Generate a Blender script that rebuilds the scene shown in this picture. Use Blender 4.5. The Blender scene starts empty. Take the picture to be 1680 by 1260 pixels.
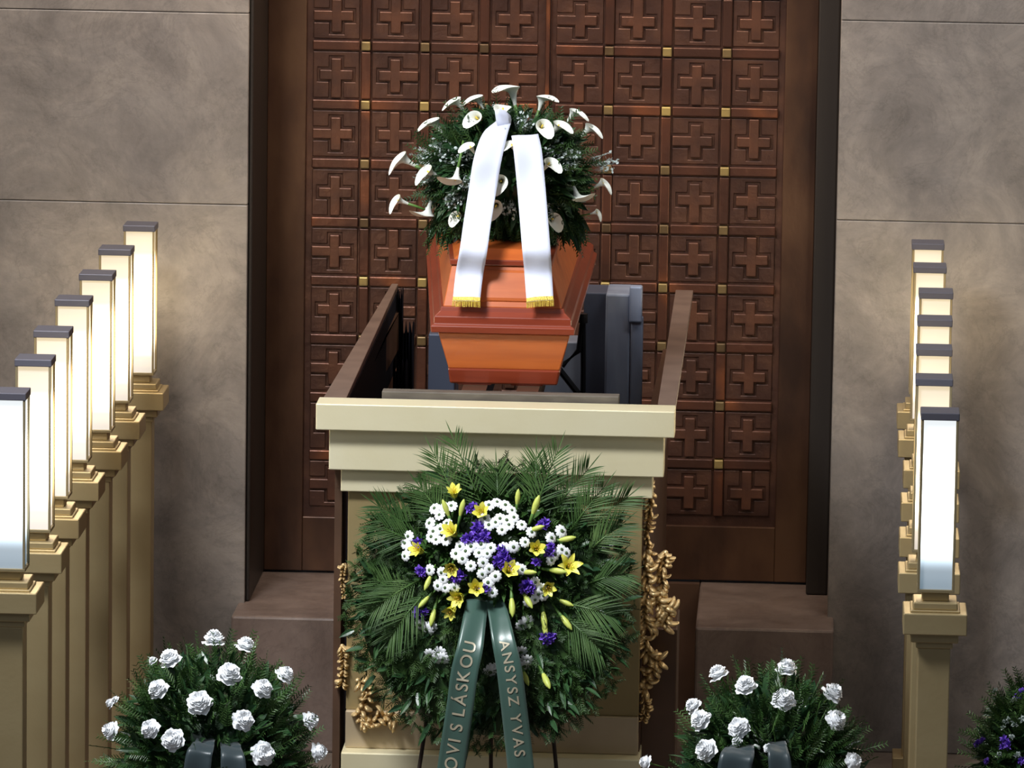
import bpy, bmesh, math, random
import numpy as np
from mathutils import Matrix, Vector, Euler
random.seed(7)
C = bpy.context.scene.collection
R = math.radians

# ------------------------------------------------------------------ camera
F = 10000.0
YAW, PITCH, ROLL = R(2.8), R(9.34), R(0.85)
CAM_R = (Matrix.Rotation(YAW, 3, 'Z') @ Matrix.Rotation(math.pi/2-PITCH, 3, 'X') @ Matrix.Rotation(ROLL, 3, 'Z'))
ZTOP = 2.15                                   # top of the catafalque
def cdir(px, py): return CAM_R @ Vector(((px-840)/F, -(py-630)/F, -1.0))
CAM = Vector((0, 0, ZTOP)) - cdir(812, 669)*24.0
cd = bpy.data.cameras.new('camera'); cam = bpy.data.objects.new('camera', cd); C.objects.link(cam)
cd.sensor_width = 36; cd.lens = 36*F/1680; cd.clip_start = .5; cd.clip_end = 200
cam.matrix_world = Matrix.Translation(CAM) @ CAM_R.to_4x4()
bpy.context.scene.camera = cam

def on_y(px, py, Y): d = cdir(px, py); return CAM + d*((Y-CAM.y)/d.y)
def on_z(px, py, Z): d = cdir(px, py); return CAM + d*((Z-CAM.z)/d.z)
def on_plane(px, py, P, n): d = cdir(px, py); return CAM + d*((P-CAM).dot(n)/d.dot(n))

# ------------------------------------------------------------------ world, lights, exposure
sc = bpy.context.scene
sc.view_settings.view_transform = 'Standard'; sc.view_settings.look = 'None'
sc.view_settings.exposure = 0.0; sc.view_settings.gamma = 1.0; sc.view_settings.use_curve_mapping = False
w = bpy.data.worlds.new('world'); sc.world = w; w.use_nodes = True
w.node_tree.nodes['Background'].inputs[0].default_value = (.80, .88, 1, 1)
w.node_tree.nodes['Background'].inputs[1].default_value = .13
def area(name, loc, target, sx, sy, power, col):
    l = bpy.data.lights.new(name, 'AREA'); l.shape = 'RECTANGLE'; l.size = sx; l.size_y = sy
    l.energy = power; l.color = col
    o = bpy.data.objects.new(name, l); C.objects.link(o); o.location = loc
    o.rotation_euler = (Vector(target)-Vector(loc)).to_track_quat('-Z', 'Y').to_euler()
    return o
# daylight from the tall hall windows behind the camera, and unseen warm ceiling lamps before the gate
key = area('ceiling_spotlights', (-2.6, -3.9, 7.6), (-.05, -.35, 1.7), 1.6, 1.2, 150, (.95, .97, 1)); key.data.spread = R(75)
area('daylight_window', (-5, -13, 8.5), (0, 1, 2.2), 5, 3.5, 125, (.80, .89, 1))
area('ceiling_light', (0.0, 2.4, 5.3), (0, 4.3, 3.2), 2.4, .3, 40, (1, .80, .62))
area('added_gate_light', (-.15, 3.15, 4.75), (0, 4.3, 2.9), 1.9, .12, 24, (1, .78, .58))  # unseen lamp, added to brighten the upper part of the gate
area('ceiling_light_left', (-2.3, 1.4, 5.5), (-2.3, 3.5, 2.9), 1.6, .4, 72, (1, .88, .76))
area('ceiling_light_right', (2.3, 1.4, 5.5), (2.3, 3.5, 2.9), 1.6, .4, 54, (.96, .94, .90))

# ------------------------------------------------------------------ materials
def nodes(m): return m.node_tree.nodes, m.node_tree.links
def mat(name, col, rough=.5, metal=0.0, spec=.5, bump=0, bscale=40, vary=None, vscale=3, vdetail=6, stretch=(1,1,1), sheen=0, coat=0, trans=0, ramp=(.35,.65)):
    m = bpy.data.materials.new(name); m.use_nodes = True; n, l = nodes(m); b = n['Principled BSDF']
    b.inputs['Base Color'].default_value = (*col, 1); b.inputs['Roughness'].default_value = rough
    b.inputs['Metallic'].default_value = metal; b.inputs['Specular IOR Level'].default_value = spec
    b.inputs['Coat Weight'].default_value = coat; b.inputs['Coat Roughness'].default_value = .15
    if sheen: b.inputs['Sheen Weight'].default_value = sheen
    tc = n.new('ShaderNodeTexCoord'); mp = n.new('ShaderNodeMapping'); l.new(tc.outputs['Object'], mp.inputs[0])
    mp.inputs['Scale'].default_value = stretch
    if vary:
        t = n.new('ShaderNodeTexNoise'); t.inputs['Scale'].default_value = vscale; t.inputs['Detail'].default_value = vdetail
        l.new(mp.outputs[0], t.inputs['Vector'])
        r = n.new('ShaderNodeValToRGB'); l.new(t.outputs[0], r.inputs[0])
        cols = [col] + list(vary); e = r.color_ramp.elements
        while len(e) < len(cols): e.new(.5)
        for i, c in enumerate(cols):
            e[i].position = ramp[0] + (ramp[1]-ramp[0])*i/(len(cols)-1); e[i].color = (*c, 1)
        l.new(r.outputs[0], b.inputs['Base Color'])
    if bump:
        t = n.new('ShaderNodeTexNoise'); t.inputs['Scale'].default_value = bscale; t.inputs['Detail'].default_value = 5
        l.new(mp.outputs[0], t.inputs['Vector'])
        bp = n.new('ShaderNodeBump'); bp.inputs['Strength'].default_value = bump; bp.inputs['Distance'].default_value = .01
        l.new(t.outputs[0], bp.inputs['Height']); l.new(bp.outputs[0], b.inputs['Normal'])
    return m

def stone(name, dark, mid, light, rough=.38):
    m = bpy.data.materials.new(name); m.use_nodes = True; n, l = nodes(m); b = n['Principled BSDF']
    tc = n.new('ShaderNodeTexCoord')
    t1 = n.new('ShaderNodeTexNoise'); t1.inputs['Scale'].default_value = 2.3; t1.inputs['Detail'].default_value = 14; t1.inputs['Roughness'].default_value = .74; t1.inputs['Distortion'].default_value = .5
    l.new(tc.outputs['Object'], t1.inputs['Vector'])
    r = n.new('ShaderNodeValToRGB'); e = r.color_ramp.elements
    e[0].position = .33; e[0].color = (*dark, 1); e[1].position = .66; e[1].color = (*light, 1)
    k = e.new(.5); k.color = (*mid, 1)
    l.new(t1.outputs[0], r.inputs[0])
    # thin dark veins
    t2 = n.new('ShaderNodeTexNoise'); t2.inputs['Scale'].default_value = 3.1; t2.inputs['Detail'].default_value = 7; t2.inputs['Distortion'].default_value = .6; t2.inputs['Roughness'].default_value = .7
    l.new(tc.outputs['Object'], t2.inputs['Vector'])
    s = n.new('ShaderNodeMath'); s.operation = 'SUBTRACT'; s.inputs[1].default_value = .5; l.new(t2.outputs[0], s.inputs[0])
    a = n.new('ShaderNodeMath'); a.operation = 'ABSOLUTE'; l.new(s.outputs[0], a.inputs[0])
    mr = n.new('ShaderNodeMapRange'); mr.inputs[1].default_value = 0; mr.inputs[2].default_value = .02; mr.inputs[3].default_value = .86; mr.inputs[4].default_value = 1
    l.new(a.outputs[0], mr.inputs[0])
    mx = n.new('ShaderNodeMix'); mx.data_type = 'RGBA'; mx.blend_type = 'MULTIPLY'; mx.inputs[0].default_value = 1
    l.new(r.outputs[0], mx.inputs[6]); l.new(mr.outputs[0], mx.inputs[7])
    l.new(mx.outputs[2], b.inputs['Base Color'])
    t3 = n.new('ShaderNodeTexNoise'); t3.inputs['Scale'].default_value = 6; t3.inputs['Detail'].default_value = 6
    l.new(tc.outputs['Object'], t3.inputs['Vector'])
    rr = n.new('ShaderNodeMapRange'); rr.inputs[1].default_value = .3; rr.inputs[2].default_value = .7; rr.inputs[3].default_value = rough-.1; rr.inputs[4].default_value = rough+.2
    l.new(t3.outputs[0], rr.inputs[0]); l.new(rr.outputs[0], b.inputs['Roughness'])
    bp = n.new('ShaderNodeBump'); bp.inputs['Strength'].default_value = .35; bp.inputs['Distance'].default_value = .02
    l.new(t3.outputs[0], bp.inputs['Height']); l.new(bp.outputs[0], b.inputs['Normal'])
    return m

M = {}
M['stone'] = stone('wall_stone', (.14, .125, .115), (.21, .185, .168), (.29, .255, .225))
M['sill'] = stone('sill_stone', (.12, .085, .070), (.165, .12, .10), (.21, .155, .13), .42)
M['floor'] = stone('floor_stone', (.10, .08, .07), (.14, .11, .09), (.18, .15, .12), .4)
M['bronze'] = mat('gate_bronze', (.062, .029, .021), .38, .5, .5, bump=.3, bscale=30, vary=[(.090, .042, .029), (.125, .058, .036)], vscale=5)
M['bronze_cross'] = mat('cross_bronze', (.085, .040, .028), .36, .5, .5, bump=.2, bscale=40, vary=[(.15, .064, .038)], vscale=7)
M['bronze_bar'] = mat('lattice_bronze_glints', (.085, .038, .026), .32, .55, .5, bump=.2, bscale=30, vary=[(.13, .052, .032), (.36, .12, .045)], vscale=2.6, vdetail=2, ramp=(.42,.72))  # orange end of the ramp stands in for warm light reflected on the bars
M['stile'] = mat('stile_bronze', (.052, .028, .020), .33, .5, .5, bump=.35, bscale=9, vary=[(.10, .05, .03), (.15, .08, .045)], vscale=3, stretch=(1, 1, .5))
M['frame'] = mat('reveal_dark', (.028, .022, .018), .45, .2)
M['stud'] = mat('stud_brass', (.12, .075, .04), .35, .6, vary=[(.26, .18, .08), (.55, .40, .14)], vscale=1.6, vdetail=2, ramp=(.42, .62))
M['gold'] = mat('champagne_gold', (.40, .30, .15), .42, .55, .5, bump=.05, bscale=60, vary=[(.46, .36, .19)], vscale=3)
M['cream'] = mat('cornice_gold', (.74, .66, .42), .45, .35, .5, bump=.04, bscale=60, vary=[(.80, .74, .52)], vscale=2)
M['body'] = mat('body_gold', (.31, .235, .105), .42, .4, .5, vary=[(.37, .285, .14)], vscale=2)
M['plinth'] = mat('plinth_gold', (.50, .40, .27), .45, .3, .5, vary=[(.43, .34, .22)], vscale=3)
M['orn'] = mat('gilded_relief', (.68, .50, .25), .36, .5, .5, bump=.3, bscale=60)
M['casing'] = mat('casing_brown', (.075, .042, .026), .35, .15, .5, bump=.1, bscale=12, vary=[(.11, .06, .038)], vscale=4)
M['ledge'] = mat('ledge_brown', (.13, .085, .065), .45, .1, .5, vary=[(.18, .12, .09)], vscale=6)
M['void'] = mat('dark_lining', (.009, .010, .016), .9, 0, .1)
M['steel'] = mat('blue_grey_sheet', (.20, .24, .34), .5, .2, .5, vary=[(.28, .33, .44)], vscale=4, stretch=(3, 3, .6))
M['steel_d'] = mat('dark_grey_sheet', (.07, .085, .13), .5, .3)
M['arm'] = mat('lift_black', (.012, .013, .016), .4, .5)
M['plank'] = mat('grey_board', (.085, .07, .055), .6, vary=[(.13, .11, .085)], vscale=8, stretch=(1, 4, 4))
M['coffin'] = mat('coffin_orange', (.45, .10, .020), .34, 0, .4, coat=.2, bump=.03, bscale=12, vary=[(.54, .13, .026)], vscale=4, stretch=(.6, 6, 6))
M['coffin_d'] = mat('coffin_mould', (.21, .034, .014), .3, 0, .5, coat=.3, vary=[(.26, .045, .018)], vscale=4, stretch=(.6, 6, 6))
M['lampmetal'] = mat('lamp_cap_grey', (.115, .11, .135), .45, .3)
M['lampframe'] = mat('lamp_frame_bronze', (.34, .27, .15), .4, .5)
M['fir'] = mat('fir_green', (.012, .034, .008), .5, 0, .4, vary=[(.024, .062, .012), (.050, .10, .022)], vscale=9, ramp=(.3, .7))
M['palm'] = mat('palm_green', (.024, .060, .012), .55, 0, .35, vary=[(.045, .10, .022), (.10, .17, .05)], vscale=7, ramp=(.3, .7))
M['leaf'] = mat('leaf_green', (.018, .050, .012), .4, 0, .4, vary=[(.038, .092, .020), (.075, .145, .038)], vscale=10, ramp=(.3, .7))
M['leaf_d'] = mat('dark_leaf_green', (.010, .034, .016), .35, 0, .5, vary=[(.022, .064, .022), (.045, .105, .035)], vscale=12, ramp=(.3, .7))
M['stem'] = mat('stem_green', (.10, .21, .04), .5)
M['white'] = mat('petal_white', (.86, .88, .90), .5, 0, .3)
M['cream_p'] = mat('calla_white', (.86, .88, .80), .4, 0, .4)
M['yellow'] = mat('lily_yellow', (.74, .70, .05), .45, 0, .4, vary=[(.82, .80, .20)], vscale=30)
M['bud'] = mat('bud_green_yellow', (.42, .52, .10), .45, 0, .4, vary=[(.62, .64, .14)], vscale=20)
M['purple'] = mat('petal_purple', (.13, .06, .46), .5, 0, .3, vary=[(.19, .09, .56)], vscale=40)
M['eye'] = mat('flower_eye', (.06, .11, .035), .6)
M['stamen'] = mat('stamen_orange', (.55, .32, .03), .6)
M['spadix'] = mat('spadix_yellow', (.80, .58, .08), .6)
M['gyp'] = mat('small_white_blossom', (.50, .57, .55), .6)
M['satin'] = mat('white_satin', (.70, .73, .87), .45, 0, .5, sheen=.1)
M['fringe'] = mat('gold_fringe', (.72, .54, .10), .4, .4, bump=.6, bscale=150)
M['green_satin'] = mat('green_satin', (.040, .090, .070), .34, .05, .6, sheen=.3, bump=.05, bscale=8)
M['letter'] = mat('gilt_letters', (.62, .55, .40), .35, .5)
M['teal'] = mat('teal_satin', (.025, .042, .048), .4, .05, .6, sheen=.3)
M['pot'] = mat('dark_pot', (.02, .024, .022), .45)
M['iron'] = mat('stand_iron', (.03, .018, .014), .5, .5)

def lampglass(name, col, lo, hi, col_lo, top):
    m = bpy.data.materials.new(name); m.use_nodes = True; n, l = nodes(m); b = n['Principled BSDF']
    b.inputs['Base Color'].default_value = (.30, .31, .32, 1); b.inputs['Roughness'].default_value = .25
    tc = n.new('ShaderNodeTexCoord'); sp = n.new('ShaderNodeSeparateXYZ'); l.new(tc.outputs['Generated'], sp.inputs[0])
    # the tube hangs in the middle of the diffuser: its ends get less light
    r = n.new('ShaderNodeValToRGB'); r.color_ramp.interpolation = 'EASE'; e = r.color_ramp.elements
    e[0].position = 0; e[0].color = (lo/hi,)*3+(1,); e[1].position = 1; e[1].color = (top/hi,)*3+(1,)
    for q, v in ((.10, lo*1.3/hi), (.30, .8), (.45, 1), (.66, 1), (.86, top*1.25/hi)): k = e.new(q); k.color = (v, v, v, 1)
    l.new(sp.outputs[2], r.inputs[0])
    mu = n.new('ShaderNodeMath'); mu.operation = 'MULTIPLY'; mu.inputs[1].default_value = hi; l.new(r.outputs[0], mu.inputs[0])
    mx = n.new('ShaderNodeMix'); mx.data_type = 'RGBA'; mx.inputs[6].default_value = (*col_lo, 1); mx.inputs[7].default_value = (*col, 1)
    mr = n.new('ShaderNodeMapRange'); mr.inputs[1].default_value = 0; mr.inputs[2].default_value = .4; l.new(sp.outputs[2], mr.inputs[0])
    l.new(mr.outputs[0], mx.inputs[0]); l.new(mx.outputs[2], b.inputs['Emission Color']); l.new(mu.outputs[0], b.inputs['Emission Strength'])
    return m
M['glass_warm'] = lampglass('diffuser_warm', (1, .80, .50), .70, 11.0, (1, .88, .74), .72)
M['glass_cool'] = lampglass('diffuser_daylight_tint', (.93, .98, 1), .25, 4.0, (.55, .80, 1), .9)  # window daylight reflected on the panes, put into the emission colour

# ------------------------------------------------------------------ mesh helpers
ORG = {}
class MB:
    def __init__(s): s.v = []; s.f = []
    def add(s, vs, fs):
        k = len(s.v); s.v += [tuple(v) for v in vs]; s.f += [tuple(i+k for i in f) for f in fs]; return s
    def box(s, x0, x1, y0, y1, z0, z1):
        return s.add([(x0,y0,z0),(x1,y0,z0),(x1,y1,z0),(x0,y1,z0),(x0,y0,z1),(x1,y0,z1),(x1,y1,z1),(x0,y1,z1)],
                     [(3,2,1,0),(4,5,6,7),(0,1,5,4),(1,2,6,5),(2,3,7,6),(3,0,4,7)])
    def hexa(s, b, t):    # bottom quad and top quad, counterclockwise from above
        return s.add(list(b)+list(t), [(3,2,1,0),(4,5,6,7),(0,1,5,4),(1,2,6,5),(2,3,7,6),(3,0,4,7)])
    def grid(s, rows, close=False):
        nr, nc = len(rows), len(rows[0]); vs = [p for r in rows for p in r]; fs = []
        for i in range(nr-1):
            for j in range(nc if close else nc-1):
                j2 = (j+1) % nc; fs.append((i*nc+j, i*nc+j2, (i+1)*nc+j2, (i+1)*nc+j))
        return s.add(vs, fs)
    def tube(s, pts, rad, n=8, cap=True):
        pts = [Vector(p) for p in pts]; rows = []
        if not hasattr(rad, '__len__'): rad = [rad]*len(pts)
        for i, p in enumerate(pts):
            d = (pts[min(i+1, len(pts)-1)]-pts[max(i-1, 0)]).normalized()
            a = d.cross(Vector((0, 0, 1)) if abs(d.z) < .9 else Vector((1, 0, 0))).normalized(); b = d.cross(a)
            rows.append([p + (a*math.cos(t)+b*math.sin(t))*rad[i] for t in [2*math.pi*j/n for j in range(n)]])
        k = len(s.v); s.grid(rows, True)
        if cap: s.f.append(tuple(k+j for j in range(n))[::-1]); s.f.append(tuple(k+(len(pts)-1)*n+j for j in range(n)))
        return s
    def lathe(s, prof, n=24, c=(0,0,0)):
        rows = [[(c[0]+r*math.cos(2*math.pi*j/n), c[1]+r*math.sin(2*math.pi*j/n), c[2]+z) for j in range(n)] for r, z in prof]
        return s.grid(rows, True)
    def blade(s, p, d, L, wd, nrm, droop=0.0, seg=3):
        """narrow pointed leaf from p along d"""
        d = d.normalized(); side = d.cross(nrm)
        if side.length < 1e-4: side = d.orthogonal()
        side.normalize(); up = side.cross(d)
        k = len(s.v); vs = []
        for i in range(seg+1):
            t = i/seg; q = p + d*(L*t) + Vector((0, 0, -1))*(droop*L*t*t)
            ww = wd*math.sin(math.pi*min(1, .18+.82*t))*.5 if i < seg else 0
            if i < seg: vs += [q-side*ww+up*ww*.35, q, q+side*ww+up*ww*.35]
            else: vs.append(q)
        fs = []
        for i in range(seg-1):
            a = i*3; fs += [(a, a+1, a+4, a+3), (a+1, a+2, a+5, a+4)]
        a = (seg-1)*3; fs += [(a, a+1, a+3), (a+1, a+2, a+3)]
        return s.add(vs, fs)
def obj(name, mb, m, parent=None, bevel=0, smooth=False, origin=None):
    me = bpy.data.meshes.new(name)
    o0 = ORG.get(parent.name, Vector((0,0,0))) if parent else Vector(origin or (0,0,0))
    me.from_pydata([(v[0]-o0.x, v[1]-o0.y, v[2]-o0.z) for v in mb.v], [], mb.f)
    me.materials.append(m); me.validate(); me.update()
    o = bpy.data.objects.new(name, me); C.objects.link(o)
    if parent: o.parent = parent; ORG[o.name] = o0
    else: o.location = o0; ORG[o.name] = o0
    if smooth:
        for p in me.polygons: p.use_smooth = True
    if bevel:
        b = o.modifiers.new('bevel', 'BEVEL'); b.width = bevel; b.segments = 2; b.limit_method = 'ANGLE'; b.harden_normals = False
    return o
def thing(name, loc, label, cat, group=None):
    o = bpy.data.objects.new(name, None); C.objects.link(o); o.location = loc; o.empty_display_size = .1
    o['label'] = label; o['category'] = cat; o['kind'] = 'thing'
    if group: o['group'] = group
    ORG[o.name] = Vector(loc); return o
def struct(o): o['kind'] = 'structure'; return o
def local(name, mb, m, smooth=True):        # an unlinked mesh to be shared
    me = bpy.data.meshes.new(name); me.from_pydata([tuple(v) for v in mb.v], [], mb.f); me.materials.append(m); me.validate(); me.update()
    if smooth:
        for p in me.polygons: p.use_smooth = True
    return me
def place(name, me, parent, p, d, size=1.0, roll=None, subs=()):
    """a part of parent whose +Z points along d, with sub-parts"""
    o = bpy.data.objects.new(name, me); C.objects.link(o); o.parent = parent
    o.location = Vector(p)-ORG[parent.name]
    q = Vector(d).to_track_quat('Z', 'Y') @ Euler((0, 0, random.uniform(0, 6.28) if roll is None else roll)).to_quaternion()
    o.rotation_mode = 'QUATERNION'; o.rotation_quaternion = q; o.scale = (size,)*3
    for nm, sm in subs:
        c = bpy.data.objects.new(nm, sm); C.objects.link(c); c.parent = o
    return o
def spline(pts, n):
    P = np.array([list(p) for p in pts], float); k = len(P); out = []
    for i in range(n+1):
        t = i/n*(k-1); j = min(int(t), k-2); u = t-j
        p0, p1, p2, p3 = P[max(j-1, 0)], P[j], P[j+1], P[min(j+2, k-1)]
        out.append(.5*((2*p1)+(-p0+p2)*u+(2*p0-5*p1+4*p2-p3)*u*u+(-p0+3*p1-3*p2+p3)*u**3))
    return out
def rv(a=1): return Vector((random.uniform(-a, a), random.uniform(-a, a), random.uniform(-a, a)))

# ------------------------------------------------------------------ depths
YW = 3.55        # face of the stone walls
YD = 4.30        # face of the gate
px = lambda x, y, Y: on_y(x, y, Y)
XL = px(405, 470, YW).x; XR = px(1370, 470, YW).x
XM = px(897, 200, YD).x                       # meeting line of the leaves
SILL = px(470, 938, YD).z
print('XL,XR', XL, XR, 'sill', SILL, 'cam', CAM)

# ------------------------------------------------------------------ setting
mb = MB().box(-7, 7, -16, 6, -.1, 0); struct(obj('floor', mb, M['floor']))
def pier(name, x0, x1, seams):
    mb = MB(); zs = [0.0]+seams+[9.0]
    for a, b in zip(zs[:-1], zs[1:]): mb.box(x0, x1, YW, YW+1.4, a+.0015, b-.0015)
    mb.box(x0+.01, x1-.01, YW+.01, YW+1.39, 0, 9)
    return struct(obj(name, mb, M['stone'], bevel=.004))
pier('wall_left', -7, XL, [px(200, 332, YW).z, px(200, 18, YW).z])
pier('wall_right', XR, 7, [px(1520, 364, YW).z, px(1520, 36, YW).z])
# dark strips at both sides and over the gate
ZG0 = SILL
CELL = .0; p600, p697 = px(600, 75, YD), px(697, 76, YD)
PX = (px(1192, 88, YD).x - px(600, 75, YD).x)/6.07      # pitch of the lattice
PZ = (px(600, 75, YD).z - px(600, 365, YD).z)/3
Z0 = px(600, 75, YD).z                                  # a lattice line
print('pitch', PX, PZ)
nrow_dn = int((Z0-SILL-.05)/PZ); ZBOT = Z0-nrow_dn*PZ; ZTOPG = Z0+3*PZ
struct(obj('wall_top', MB().box(XL, XR, YW, YW+1.4, ZTOPG+.25, 9), M['stone']))
mb = MB(); mb.box(XL+.001, XL+.02, YW+.03, YD+.3, SILL, ZTOPG+.25); mb.box(XR-.10, XR-.001, YD-.25, YD+.3, SILL, ZTOPG+.25); mb.box(XL+.02, XR-.10, YD-.1, YD+.3, ZTOPG+.12, ZTOPG+.25)
struct(obj('trim_1', mb, M['frame'], bevel=.008))

def leaf(name, x0, x1, cols, first):
    """one leaf of the gate: stile outside, four columns of cross panels"""
    mb = MB()
    mb.box(x0, x1, YD+.010, YD+.12, SILL+.01, ZTOPG+.12)
    root = struct(obj(name, mb, M['bronze'], origin=((x0+x1)/2, YD, SILL)))
    g0, g1 = cols[0]-PX/2, cols[-1]+PX/2
    # stiles beside the grid
    st = MB()
    if x0 < g0-.05: st.box(x0, g0, YD-.014, YD+.02, SILL+.01, ZTOPG+.12)
    if x1 > g1+.05: st.box(g1, x1, YD-.014, YD+.02, SILL+.01, ZTOPG+.12)
    obj('stile', st, M['stile'], root, bevel=.004)
    st = MB().box(g0, g1, YD-.01, YD+.02, ZTOPG, ZTOPG+.12)
    if ZBOT > SILL+.04: st.box(g0, g1, YD-.01, YD+.02, SILL+.01, ZBOT-.02)
    obj('rail', st, M['stile'], root, bevel=.004)
    bw = .022; nr = nrow_dn+3
    bars = MB()
    for c in range(len(cols)-1):
        x = cols[c]+PX/2
        for r in range(nr):
            zt = ZTOPG-r*PZ; bars.box(x-bw, x+bw, YD-.012, YD+.02, zt-PZ+bw+.006, zt-bw-.006)
    for r in range(1, nr):
        z = ZTOPG-r*PZ
        for c in range(len(cols)):
            bars.box(cols[c]-PX/2+bw+.006, cols[c]+PX/2-bw-.006, YD-.012, YD+.02, z-bw, z+bw)
    obj('lattice_bars', bars, M['bronze_bar'], root, bevel=.005)
    for r in range(1, nr):
        for c in range(len(cols)-1):
            x = cols[c]+PX/2; z = ZTOPG-r*PZ
            obj('stud', MB().box(x-.021, x+.021, YD-.022, YD+.02, z-.021, z+.021), M['stud'], root, bevel=.005)
    h = PX/2-bw-.008; hz = PZ/2-bw-.008; a, b, g = .077, .0235, .010
    pl = MB()
    for r in range(nr):
        for c in range(len(cols)):
            cx, cz = cols[c], ZTOPG-(r+.5)*PZ
            rr = r-3+1                                   # row 0 = the one cut by the top of the photograph
            k = (c+first) % 2
            d = ((-1, 0), (0, 1))[k] if rr % 2 == 0 else ((0, -1), (1, 0))[k]
            # raised plates round a sunk cross-shaped bed
            xs = [-h, -a-g, -b-g, b+g, a+g, h]; zs = [-hz, -a-g, -b-g, b+g, a+g, hz]
            for i in range(5):
                for j in range(5):
                    bed = (i == 2 and 0 < j < 4) or (j == 2 and 0 < i < 4)
                    if d == (-1, 0) and j == 2 and i == 0: bed = True
                    if d == (1, 0) and j == 2 and i == 4: bed = True
                    if d == (0, 1) and i == 2 and j == 4: bed = True
                    if d == (0, -1) and i == 2 and j == 0: bed = True
                    if not bed: pl.box(cx+xs[i], cx+xs[i+1], YD+.002, YD+.02, cz+zs[j], cz+zs[j+1])
            # corner rims that round the panel
            x_lo, x_hi = -a, a; z_lo, z_hi = -a, a
            if d[0] < 0: x_lo = -h
            if d[0] > 0: x_hi = h
            if d[1] < 0: z_lo = -hz
            if d[1] > 0: z_hi = hz
            cr = MB().box(cx+x_lo, cx+x_hi, YD-.010, YD+.02, cz-b, cz+b)
            cr.box(cx-b, cx+b, YD-.0105, YD+.02, cz+z_lo, cz+z_hi)
            obj('cross', cr, M['bronze_cross'], root, bevel=.005)
    bm = bmesh.new()
    for v in pl.v: bm.verts.new(v)
    bm.verts.ensure_lookup_table()
    for f in pl.f: bm.faces.new([bm.verts[i] for i in f])
    bmesh.ops.remove_doubles(bm, verts=bm.verts, dist=1e-5)
    # drop the inner walls shared by two plates
    seen = {}
    for f in bm.faces: seen.setdefault(tuple(sorted(round(c, 4) for c in f.calc_center_median())), []).append(f)
    bmesh.ops.delete(bm, geom=[f for f in bm.faces if all(len(e.link_faces) > 2 for e in f.edges) and abs(f.normal.y) < .5], context='FACES_ONLY')
    pm = MB(); bm.verts.ensure_lookup_table(); bm.verts.index_update(); pm.v = [tuple(v.co) for v in bm.verts]; pm.f = [tuple(v.index for v in f.verts) for f in bm.faces]; bm.free()
    obj('cross_panels', pm, M['bronze'], root, bevel=.004)
    return root
cl = [px(x, 75, YD).x for x in (552, 649, 746, 844)]
crr = [px(x, 85, YD).x for x in (951, 1046, 1144, 1240)]
leaf('door_1', XL+.02, XM-.012, cl, 0)
leaf('door_2', XM+.012, XR-.10, crr, 0)
# moulded meeting strip between the leaves
mb = MB(); mb.box(XM-.010, XM+.010, YD-.03, YD+.06, SILL+.01, ZTOPG+.12)
struct(obj('trim_2', mb, M['bronze_bar'], bevel=.006))

# sill blocks in front of the gate, either side of the catafalque
YS = on_z(470, 1012, SILL).y
print('YS', YS)
XB1 = on_z(1140, 1036, SILL).x; XA0 = on_z(379, 1010, SILL).x
struct(obj('trim_3', MB().box(XA0, on_z(600, 1012, SILL).x, YS, YD+.3, 0, SILL-.001), M['sill'], bevel=.012))
struct(obj('trim_4', MB().box(XB1, XR+.03, YS, YD+.3, 0, SILL-.001), M['sill'], bevel=.012))
struct(obj('trim_5', MB().box(on_z(600, 1012, SILL).x+.002, XB1-.002, YD-.06, YD+.3, 0, SILL-.001), M['casing']))

# ------------------------------------------------------------------ catafalque
def X(x, y, Y=0.0): return px(x, y, Y).x
def Z(x, y, Y=0.0): return px(x, y, Y).z
cat = thing('catafalque', (0, .5, 0), 'champagne gold and brown catafalque with stepped cornice standing before the bronze gate', 'catafalque')
zA, zB, zC, zD = ZTOP, Z(812, 712), Z(812, 777, .05), Z(812, 812, .09)
obj('cornice', MB().box(X(518, 690), X(1107, 690), 0, .16, zB, zA), M['cream'], cat, bevel=.004)
obj('cornice', MB().box(X(538, 740), X(1089, 740), .05, .20, zC, zB), M['cream'], cat, bevel=.004)
obj('cornice', MB().box(X(556, 795), X(1070, 795), .09, .24, zD, zC), M['cream'], cat, bevel=.004)
xb0, xb1 = X(569, 1000, .12), X(1051, 1000, .12)
zE = Z(812, 1170, .12); zF = Z(812, 1237, .06)
obj('body', MB().box(xb0, xb1, .12, .5, zE, zD), M['body'], cat, bevel=.004)
obj('plinth', MB().box(xb0, xb1, .10, .5, zF, zE), M['plinth'], cat, bevel=.006)
obj('base_step', MB().box(xb0-.01, xb1+.01, .02, .5, 0, zF), M['cream'], cat, bevel=.006)
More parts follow.
